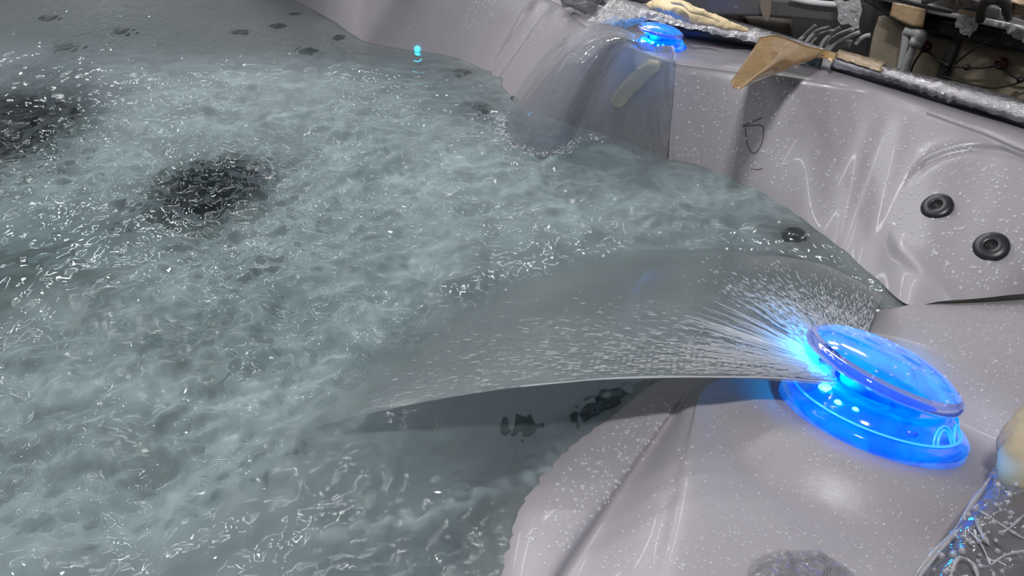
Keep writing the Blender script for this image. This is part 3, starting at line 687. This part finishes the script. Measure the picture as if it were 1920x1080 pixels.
# the long loose flap of brown tape that droops from the rim
flap_px = [  # rows across from the rim to the drooping tip : pixel, height
    [(1424, 70, .255), (1455, 66, .262), (1488, 76, .268), (1515, 86, .262), (1548, 93, .250)],
    [(1412, 92, .247), (1444, 88, .256), (1474, 98, .262), (1496, 112, .250), (1525, 110, .240)],
    [(1398, 112, .242), (1428, 112, .252), (1458, 112, .258), (1470, 126, .240), (1494, 122, .232)],
    [(1384, 134, .236), (1412, 134, .246), (1438, 128, .252), (1444, 140, .236), (1462, 135, .226)],
    [(1371, 152, .230), (1392, 152, .240), (1412, 147, .243), (1420, 150, .232), (1430, 148, .222)],
    [(1373, 163, .226), (1384, 166, .232), (1396, 162, .234), (1404, 158, .228), (1408, 154, .222)]]
flap_px = [[(u, v, z+.036*(k/5)**1.2) for u, v, z in r_] for k, r_ in enumerate(flap_px)]
A = crom(crom(np.array([[P(*q) for q in r_] for r_ in flap_px]), 6, 0), 6, 1)
tag(mesh('tape_flap', *slab(A, .0012), M['kraft']), 'loose flap of brown tape drooping over the far rim', 'tape')
# loose end of brown tape running on to the right strip
A = crom(crom(np.array([[P(*q) for q in r_] for r_ in [[(1505, 84, .250), (1500, 94, .246), (1512, 104, .24)], [(1530, 90, .248), (1528, 98, .242), (1532, 108, .236)], [(1550, 94, .244), (1548, 102, .238), (1550, 110, .232)], [(1572, 100, .238), (1566, 108, .236), (1560, 118, .23)]]]), 5, 0), 5, 1)
tag(mesh('tape_end', *slab(A, .0012), M['kraft']), 'twisted end of brown tape bridging the gap between the two rim strips', 'tape')
# piece of cream tape stuck to the pedestal behind the curtain
rows = [[(1222, 112), (1240, 116), (1242, 130)], [(1196, 130), (1214, 134), (1222, 146)], [(1176, 150), (1192, 158), (1204, 168)], [(1158, 172), (1172, 182), (1184, 186)], [(1146, 190), (1158, 202), (1170, 200)]]
pts = []
for r_ in rows:
    l_ = []
    for u, v in r_:
        p, n = onshell(u, v, .004+random.uniform(0, .004)); l_.append(np.array(p))
    pts.append(l_)
A = crom(crom(np.array(pts), 5, 0), 5, 1); M['creamtape'] = pm('cream_tape', (0.50, 0.42, 0.22), 0.4, coat=.4, bump=.003, bscale=60)
tag(mesh('pedestal_tape', *slab(A, .002, (-.5, -.8, .2)), M['creamtape']), 'yellowish cream tape strip stuck to the wall behind the water curtain', 'foam')
# cream expanding foam lying along the left strip
def foam(name, path, radii, label, seed, squash=.6, mat='foam', amp=.35):
    V, Fc = tube([np.array(p) for p in path], radii, 20, 10); V = np.array(V); c = np.array(path).mean(0)
    C = crom(np.array(path, float), 10); o = []
    for i, v in enumerate(V):
        k = i//20; cc = C[min(k, len(C)-1)]; d = v-cc; n = mnoise.noise(Vector(v)*38+Vector((seed, 0, 0)))+.5*mnoise.noise(Vector(v)*90)
        d = d*(1+amp*n); d[2] *= squash; o.append(cc+d)
    return mesh(name, o, Fc, M[mat])
fp = [P(u, v, z) for u, v, z in ((1222, 8, .262), (1240, 10, .27), (1265, 14, .276), (1290, 24, .275), (1315, 32, .270), (1345, 42, .264), (1375, 50, .258), (1402, 57, .252))]
tag(foam('foam_bead', fp, [.014, .024, .030, .030, .026, .020, .014, .006], '', 3), 'lumpy cream foam bead lying on the far rim strip', 'foam')
A_ = foam('foam_string', [P(1262, 4, .30), P(1280, 6, .305), P(1300, 20, .30), P(1325, 28, .29), P(1350, 40, .28)], [.006, .009, .008, .007, .003], '', 9); A_.parent = bpy.data.objects['foam_bead']
fp = [P(u, v, z) for u, v, z in ((1990, 745, .10), (1955, 792, .11), (1936, 842, .115), (1932, 892, .112), (1965, 945, .10), (2030, 1000, .09))]
tag(foam('foam_lump', fp, [.016, .026, .030, .028, .022, .012], '', 5, .9, 'foam_beige', .18), 'beige foam lump at the right edge beside the film-wrapped corner', 'foam')

# ------------------------------------------------------------------ crumpled film
def crumple(name, quad, nu, nv, amp, mat, label, seed, sc=28, lift=0.0, fold=0.0):
    """a loose rumpled sheet spanned by a control net of world points"""
    Cn = np.array(quad); ku = max(1, nu//(Cn.shape[0]-1)); kv = max(1, nv//(Cn.shape[1]-1)); A = crom(crom(Cn, ku, 0), kv, 1)
    for i in range(A.shape[0]):
        for j in range(A.shape[1]):
            v = Vector(A[i, j])
            n = mnoise.noise(v*sc+Vector((seed, 0, 0))); n2 = mnoise.noise(v*sc*2.3+Vector((0, seed, 0))); rdg = (1-abs(n)*2)+.5*(1-abs(n2)*2)
            A[i, j] += np.array([n2*.4, n*.4, rdg])*amp
            A[i, j, 2] += lift
    return tag(mesh(name, *slab(A, .0008), mat, smooth=True), label, 'plastic film')
Q = lambda rows: [[P(*q) for q in r_] for r_ in rows]
crumple('crumpled_film', Q([[(1145, 0, .25), (1175, 12, .25), (1215, 28, .245), (1235, 32, .24)], [(1125, 22, .235), (1150, 32, .235), (1180, 40, .232), (1205, 46, .225)], [(1100, 44, .215), (1130, 50, .215), (1160, 52, .213), (1180, 52, .212)]]), 36, 36, .006, M['film'], 'crumpled clear film hanging over the rim left of the small fountain', 2, 45)
crumple('crumpled_film', Q([[(1048, -12, .25), (1080, -10, .25), (1110, -8, .25), (1135, -4, .245)], [(1052, 8, .225), (1070, 12, .225), (1098, 16, .225), (1118, 20, .22)], [(1054, 18, .205), (1075, 18, .207), (1095, 28, .207), (1110, 34, .205)]]), 30, 36, .006, M['film_wet'], 'dark wet film scrap on the rim at the top of the far wall', 4, 45)
# black sliver between them
pb = [P(1128, 0, .245), P(1112, 22, .225), P(1102, 42, .208)]
# near right corner : film-wrapped lip over a strip
corner = Q([[(1700, 1120, .075), (1800, 960, .085), (1862, 885, .085), (1925, 800, .085), (2000, 700, .085)], [(1745, 1130, .098), (1830, 980, .105), (1890, 905, .105), (1950, 820, .105), (2030, 720, .105)], [(1840, 1160, .108), (1900, 1040, .112), (1960, 950, .112), (2020, 870, .112), (2100, 760, .112)], [(2050, 1250, .108), (2080, 1120, .112), (2120, 1020, .112), (2160, 930, .112), (2240, 820, .112)]])
crumple('crumpled_film', corner, 90, 120, .0075, M['film_wet'], 'wet film wrapped in creases round the near right rim corner', 6, 17)
rootc = empty('wrapped_corner_strip', P(1900, 1000, .06), 'dark strip standing on the ledge beneath the creased film at bottom right', 'rim strip')
Cc = np.array(corner); bot = Cc.copy(); bot[..., 2] = ZL
top_ = Cc-np.array([0, 0, .014]); n_ = 6
A = crom(crom(top_, 6, 0), 6, 1)
V_, F_ = slab(A, .03); mesh('core', V_, F_, M['dark'], rootc)
# creases : film ridges drawn tight across the corner
M['crease'] = mat_film('bright_film_crease', (0.34, 0.33, 0.34), 0.4, 0.003, 60)
cf = [o for o in bpy.data.objects if o.name.startswith('crumpled_film')][-1]
cr = []
for st_, r_ in (([(1700, 1100, .085), (1745, 1045, .096), (1790, 990, .100), (1825, 940, .100), (1860, 890, .100)], .0045), ([(1712, 1100, .09), (1760, 1040, .102), (1806, 985, .106)], .003), ([(1806, 985, .112), (1835, 1020, .118), (1858, 1060, .118), (1870, 1110, .118)], .0022),
                ([(1820, 950, .112), (1850, 965, .118), (1885, 990, .122), (1930, 1015, .122)], .0022), ([(1830, 965, .114), (1842, 1000, .12), (1850, 1020, .12)], .004), ([(1860, 1060, .122), (1875, 1040, .124), (1925, 1032, .124)], .002), ([(1780, 1090, .116), (1800, 1052, .122), (1826, 1058, .122), (1838, 1100, .12)], .003),
                ([(1872, 1000, .12), (1895, 990, .124), (1925, 960, .122)], .002)):
    pts = np.array([P(*q) for q in st_])+rng.normal(0, .001, (len(st_), 3)); cr.append(tube(pts, [r_*.2, r_*.65, r_*.35, r_*.8, r_*.15], 8, 8))
for k in range(70):
    u = random.uniform(1750, 1915); v = random.uniform(880, 1075)
    if u < 1700+(1080-v)*.85+12: continue
    p = P(u, v, .119); cr.append(ball(p, *([random.uniform(.0012, .0035)]*3), None, 8, 5))
mesh('film_crease', *merge(cr), M['crease'], cf)
crumple('crumpled_film', Q([[(1405, 1056, .0515), (1450, 1035, .056), (1500, 1034, .054), (1535, 1034, .0515)], [(1400, 1090, .056), (1460, 1080, .062), (1520, 1075, .060), (1580, 1062, .0515)], [(1400, 1150, .056), (1470, 1150, .062), (1560, 1150, .06), (1640, 1120, .053)]]), 50, 60, .0022, M['film_flat'], 'rumpled wet film lying flat at the bottom of the ledge', 8, 50)

# ------------------------------------------------------------------ the next tub and the workshop behind the rim
Lp0, Lp1 = P(1618, -14, .26), P(1935, 72, .26)
dirv = (Lp1-Lp0)/np.linalg.norm(Lp1-Lp0); nb = np.array([dirv[1], -dirv[0], 0]);
if nb[1] > 0: nb = -nb
def onpl(u, v, inset=0.0):
    """point of the next tub's side, set back by inset from its lip"""
    d = ray(u, v); o = Lp0-nb*inset; t = np.dot(o-EYE, nb)/np.dot(d, nb); return EYE+d*t
ntub = empty('neighbouring_tub', onpl(1800, 60)*np.array([1, 1, 0])+np.array([0, 0, -.6]), 'next hot tub behind the right rim, cream insulated side under a taped lip', 'hot tub')
def panel(px, inset, th, mat, name, par, wob=0.0):
    A = np.array([[onpl(*q, inset) for q in r_] for r_ in px]); A = crom(crom(A, 6, 0), 6, 1)
    if wob: A += nb*rng.normal(0, wob, A.shape[:2])[..., None]
    return mesh(name, *slab(A, th, nb), mat, par)
panel([[(1648, 30), (1720, 62), (1790, 78)], [(1632, 90), (1690, 130), (1770, 190)], [(1610, 260), (1680, 300), (1750, 350)]], .06, .02, M['bgpanel'], 'insulation_panel', ntub)
panel([[(1800, 70), (1870, 92), (1960, 108)], [(1770, 150), (1850, 200), (1960, 230)], [(1720, 300), (1850, 350), (1960, 400)]], .06, .02, M['bgpanel'], 'insulation_panel', ntub)
panel([[(1788, 60), (1803, 62)], [(1768, 108), (1784, 110)], [(1735, 190), (1752, 196)]], .045, .02, pm('grey_post', (.055, .05, .05), .7), 'frame_post', ntub)
panel([[(1560, -60), (1980, 50)], [(1560, 400), (1980, 500)]], .16, .02, M['bgdark'], 'cabinet_back', ntub)
panel([[(1718, 30), (1800, 42), (1880, 56), (1980, 78)], [(1716, 52), (1800, 72), (1880, 90), (1980, 108)]], .02, .02, pm('black_green_lip', (.012, .016, .018), .25, coat=.8, bump=.003, bscale=20), 'lip_face', ntub)
panel([[(1604, -20), (1650, -10), (1720, 14)], [(1620, 2), (1660, 26), (1722, 54)]], .015, .01, M['bgdark'], 'lip_face', ntub)
# lip top : white acrylic edge line and taped top
def lip(px, r0, mat, name, par, inset=.0):
    return mesh(name, *tube([onpl(u, v, inset) for u, v in px], r0, 10, 6), mat, par)
lip([(1640, -8), (1690, 4), (1740, 18), (1800, 30), (1850, 41), (1920, 56), (1990, 72)], .008, M['white'], 'lip_edge', ntub, -.005)
A = np.array([[P(u, v, .28) for u, v in r_] for r_ in [[(1640, -20), (1740, 6), (1840, 28), (1990, 62)], [(1660, -60), (1760, -38), (1860, -16), (2010, 18)]]]); mesh('lip_top', *slab(crom(A, 6, 1), .012), M['bggrey'], ntub)
o = panel([[(1674, 4), (1712, 10), (1736, 16)], [(1668, 30), (1704, 48), (1730, 52)], [(1690, 38), (1708, 50), (1720, 54)]][:2], -.02, .003, M['kraft_dry'], 'neighbour_tape', None); tag(o, 'brown tape patch folded over the lip of the next tub', 'tape')
o = panel([[(1798, 17), (1820, 21), (1842, 27)], [(1797, 26), (1820, 31), (1840, 36)]], -.02, .003, M['kraft_dry'], 'neighbour_tape', None); tag(o, 'short brown tape on top of the next tub lip, near the film knot', 'tape')
def wallfilm(rows, inset, amp, seed, label, mat='film'):
    A = np.array([[onpl(*q, inset) for q in r_] for r_ in rows]); return crumple('crumpled_film', A, 24, 24, amp, M[mat], label, seed, 30)
wallfilm([[(1798, 32), (1822, 34), (1838, 26)], [(1790, 50), (1815, 56), (1834, 46)], [(1800, 66), (1815, 74), (1820, 70)]], -.03, .008, 3, 'clear film gathered in a knot on the lip of the next tub')
wallfilm([[(1880, 52), (1910, 58), (1960, 70)], [(1884, 64), (1912, 72), (1960, 84)], [(1896, 78), (1915, 84), (1960, 96)]], -.03, .008, 5, 'clear film scrap on the next tub lip at the right edge')
# things lying on top of the next tub
M['wrap'] = mat_film('pinkish_wrap', (.30, .26, .25), .15, .012, 25)
crumple('crumpled_film', Q([[(1720, 14, .30), (1780, 22, .30), (1850, 34, .30)], [(1730, -14, .34), (1785, -8, .35), (1850, 0, .33)], [(1740, -60, .30), (1790, -50, .30), (1860, -40, .30)]]), 40, 40, .018, M['wrap'], 'rumpled shiny film heap on top of the next tub', 11, 16)
A = Q([[(1845, 34, .29), (1872, 40, .29)], [(1850, 8, .33), (1876, 10, .33)], [(1862, -14, .34), (1884, -10, .34)]])
crumple('crumpled_film', A, 16, 10, .006, M['film'], 'small upright film fold on the next tub', 13, 20)
A = Q([[(1880, 34, .30), (1900, 38, .30), (1930, 44, .30)], [(1880, 6, .34), (1902, 10, .35), (1940, 14, .35)], [(1890, -8, .34), (1910, 0, .35), (1945, 4, .34)]])
crumple('tape_scrap', A, 16, 16, .006, M['kraft_dry'], 'brown paper scrap lying on the next tub at the right edge', 15, 14)['category'] = 'tape'
hoop = [P(1838, 36, .29), P(1842, 10, .35), P(1862, -2, .38), P(1885, 8, .36), P(1892, 32, .30)]
tag(mesh('black_hose', *tube(hoop, .010, 10, 8), M['cable']), 'black hose looped on top of the next tub', 'hose')
# pipe on the panel
pipe = empty('white_pipe', onpl(1700, 125, 0), 'white plastic pipe with an elbow on the cream panel of the next tub', 'pipe')
mesh('straight', *tube([onpl(1700, 58, .0), onpl(1696, 90, .0), onpl(1688, 135, .0), onpl(1680, 175, 0)], .010, 12, 4), M['pipe'], pipe)
mesh('straight', *tube([onpl(1718, 80, -.01), onpl(1706, 105, -.01), onpl(1697, 135, -.01), onpl(1690, 175, 0)], .010, 12, 4), M['pipe'], pipe)
mesh('elbow', *tube([onpl(1700, 58, .0), onpl(1714, 60, .0), onpl(1726, 65, -.01), onpl(1724, 74, -.01), onpl(1718, 82, -.01)], .0145, 14, 5), M['pipe'], pipe)
mesh('collar', *tube([onpl(1722, 74, -.01), onpl(1716, 85, -.01)], .0175, 14, 1), M['pipe'], pipe)
# cables and their connectors
def cable(px, r_, label, ins=.035):
    return tag(mesh('cable', *tube([onpl(u, v, ins) for u, v in px], r_, 8, 6), M['cable']), label, 'cable')
cable([(1735, 90), (1722, 105), (1712, 122), (1708, 135), (1700, 165)], .0028, 'thin black cable dropping from the left red connector')
cable([(1738, 95), (1752, 106), (1766, 116), (1785, 124), (1812, 126), (1840, 127), (1862, 124), (1880, 117)], .0028, 'thin black cable running between the two red connectors', .02)
cable([(1878, 122), (1890, 136), (1905, 146), (1925, 150)], .0028, 'thin black cable from the right red connector to the frame edge')
cable([(1768, 140), (1790, 120), (1815, 100), (1840, 84), (1870, 72)], .0026, 'thin black cable slanting up from the grey post', .02)
cable([(1765, 142), (1800, 152), (1840, 162), (1870, 164), (1900, 158), (1930, 148)], .0024, 'thin black cable sagging lowest across the right cream panel', .02)
for (u, v), lab in (((1738, 88), 'round dark red connector on the left cream panel'), ((1879, 119), 'round dark red connector on the right cream panel')):
    o = mesh('cable_connector', *lathe([(0, .012), (.006, .012), (.0065, .016), (.011, .016), (.014, .010), (.015, 0)], 20), M['red']); o.matrix_basis = frame(onpl(u, v, .045), nb); tag(o, lab, 'connector')
for (u, v), lab in (((1777, 122), 'small black plug beside the grey post'), ((1813, 126), 'small black plug midway along the cable'), ((1913, 149), 'small black plug by the right edge')):
    a_ = onpl(u-6, v-1, .015); b_ = onpl(u+6, v+2, .015); tag(mesh('cable_plug', *tube([a_, a_*.7+b_*.3, a_*.3+b_*.7, b_], [.003, .007, .007, .003], 10, 3), M['cable']), lab, 'plug')
# second tub, further left : grey wrapped board with white hoses under it
G0, G1 = P(1150, -50, .30), P(1596, 26, .30); gd = (G1-G0)/np.linalg.norm(G1-G0); gn = np.array([gd[1], -gd[0], 0]); gn = gn if gn[1] < 0 else -gn
def ong(u, v, inset=0.0):
    d = ray(u, v); o = G1-gn*inset; t = np.dot(o-EYE, gn)/np.dot(d, gn); return EYE+d*t
ltub = empty('wrapped_tub', ong(1450, 40)*np.array([1, 1, 0])+np.array([0, 0, -.6]), 'second tub behind the far rim, its grey edge board wrapped in film', 'hot tub')
def gpanel(px, inset, th, mat, name, par):
    A = crom(crom(np.array([[ong(*q, inset) for q in r_] for r_ in px]), 5, 0), 5, 1); return mesh(name, *slab(A, th, gn), mat, par)
gpanel([[(1040, -60), (1300, -20), (1500, 3), (1598, 12)], [(1040, -40), (1280, 22), (1440, 31), (1592, 44)]], 0, .03, M['bggrey'], 'edge_board', ltub)
gpanel([[(1040, -30), (1620, 10)], [(1040, 250), (1630, 300)]], .22, .02, M['bgdark'], 'cabinet_back', ltub)
gpanel([[(1395, 30), (1480, 40)], [(1395, 95), (1485, 120)]], .10, .02, pm('brown_inner_panel', (.05, .042, .034), .8, vary=.2), 'inner_panel', ltub)
gpanel([[(1350, 22), (1390, 28)], [(1350, 80), (1390, 90)]], .08, .02, pm('brown_inner_block', (.045, .035, .028), .8, vary=.2), 'inner_block', ltub)
lo_ = mesh('board_edge', *tube([ong(u, v, -.01) for u, v in ((1480, -4), (1520, 4), (1560, 8), (1598, 10))], .006, 8, 4), M['white'], ltub)
o = gpanel([[(1424, -10), (1446, -8)], [(1426, 18), (1446, 20)], [(1434, 40), (1440, 41)]], -.03, .003, pm('grey_brown_tape', (.16, .13, .10), .5), 'hanging_tape', None); tag(o, 'narrow brown tape hanging down the grey wrapped board', 'tape')
A = np.array([[ong(*q, -.04) for q in r_] for r_ in [[(1560, 6), (1585, 0), (1606, 8)], [(1566, 30), (1590, 28), (1614, 24)], [(1574, 56), (1592, 60), (1608, 58)]]])
crumple('crumpled_film', A, 24, 24, .012, M['film'], 'clear film bunched round the end of the grey wrapped board', 17, 22)
hoses = [([(1502, 100), (1510, 82), (1530, 60), (1555, 52)], 'first'), ([(1514, 98), (1522, 78), (1545, 62), (1570, 58)], ''), ([(1548, 96), (1556, 78), (1575, 64), (1602, 54)], ''), ([(1552, 96), (1570, 80), (1590, 70), (1612, 60)], ''), ([(1558, 96), (1570, 84), (1585, 79), (1598, 79)], ''), ([(1560, 99), (1574, 90), (1586, 86), (1594, 88)], ''), ([(1535, 96), (1544, 78), (1556, 66), (1575, 52)], ''), ([(1492, 98), (1496, 80), (1510, 66), (1530, 48)], ''), ([(1604, 84), (1612, 74), (1622, 68), (1632, 66)], '')]
hl = ['leftmost white hose beneath the film', 'white hose curving up beside the upright hoses', 'thick white hose arching under the film end', 'long white hose reaching furthest up the bundle', 'white hose with its cut end pointing right, upper of two', 'lowest white hose, cut end pointing right', 'white hose in the middle of the bundle', 'white hose standing behind the brown tape flap', 'single white hose curving at the right of the bundle']
order = [1, 6, 2, 3, 4, 5, 7, 0, 8]
for (px, _), k in zip(hoses, range(9)):
    lab = ['white hose second from the left of the bundle under the board', 'white hose third from the left of the bundle under the board', hl[2], hl[3], hl[4], hl[5], hl[6], hl[7], hl[8]][k]
    tag(mesh('white_hose', *tube([ong(u, v, .04+.01*(k % 3)) for u, v in px], .0050, 10, 6), M['pipe']), lab, 'hose', 'white hoses bundled under the grey board')
# hall floor and back wall
A = np.array([[(-6., -3, -.62), (6., -3, -.62)], [(-6, 9, -.62), (6, 9, -.62)]]); tag(mesh('floor', *slab(A, .05), M['floor']), kind='structure')
A = np.array([[(-6., 8, -.62), (6., 8, -.62)], [(-6, 8, 1.2), (6, 8, 1.2)]]); tag(mesh('wall_back', *slab(A, .05, (0, -1, 0)), M['bgdark']), kind='structure')
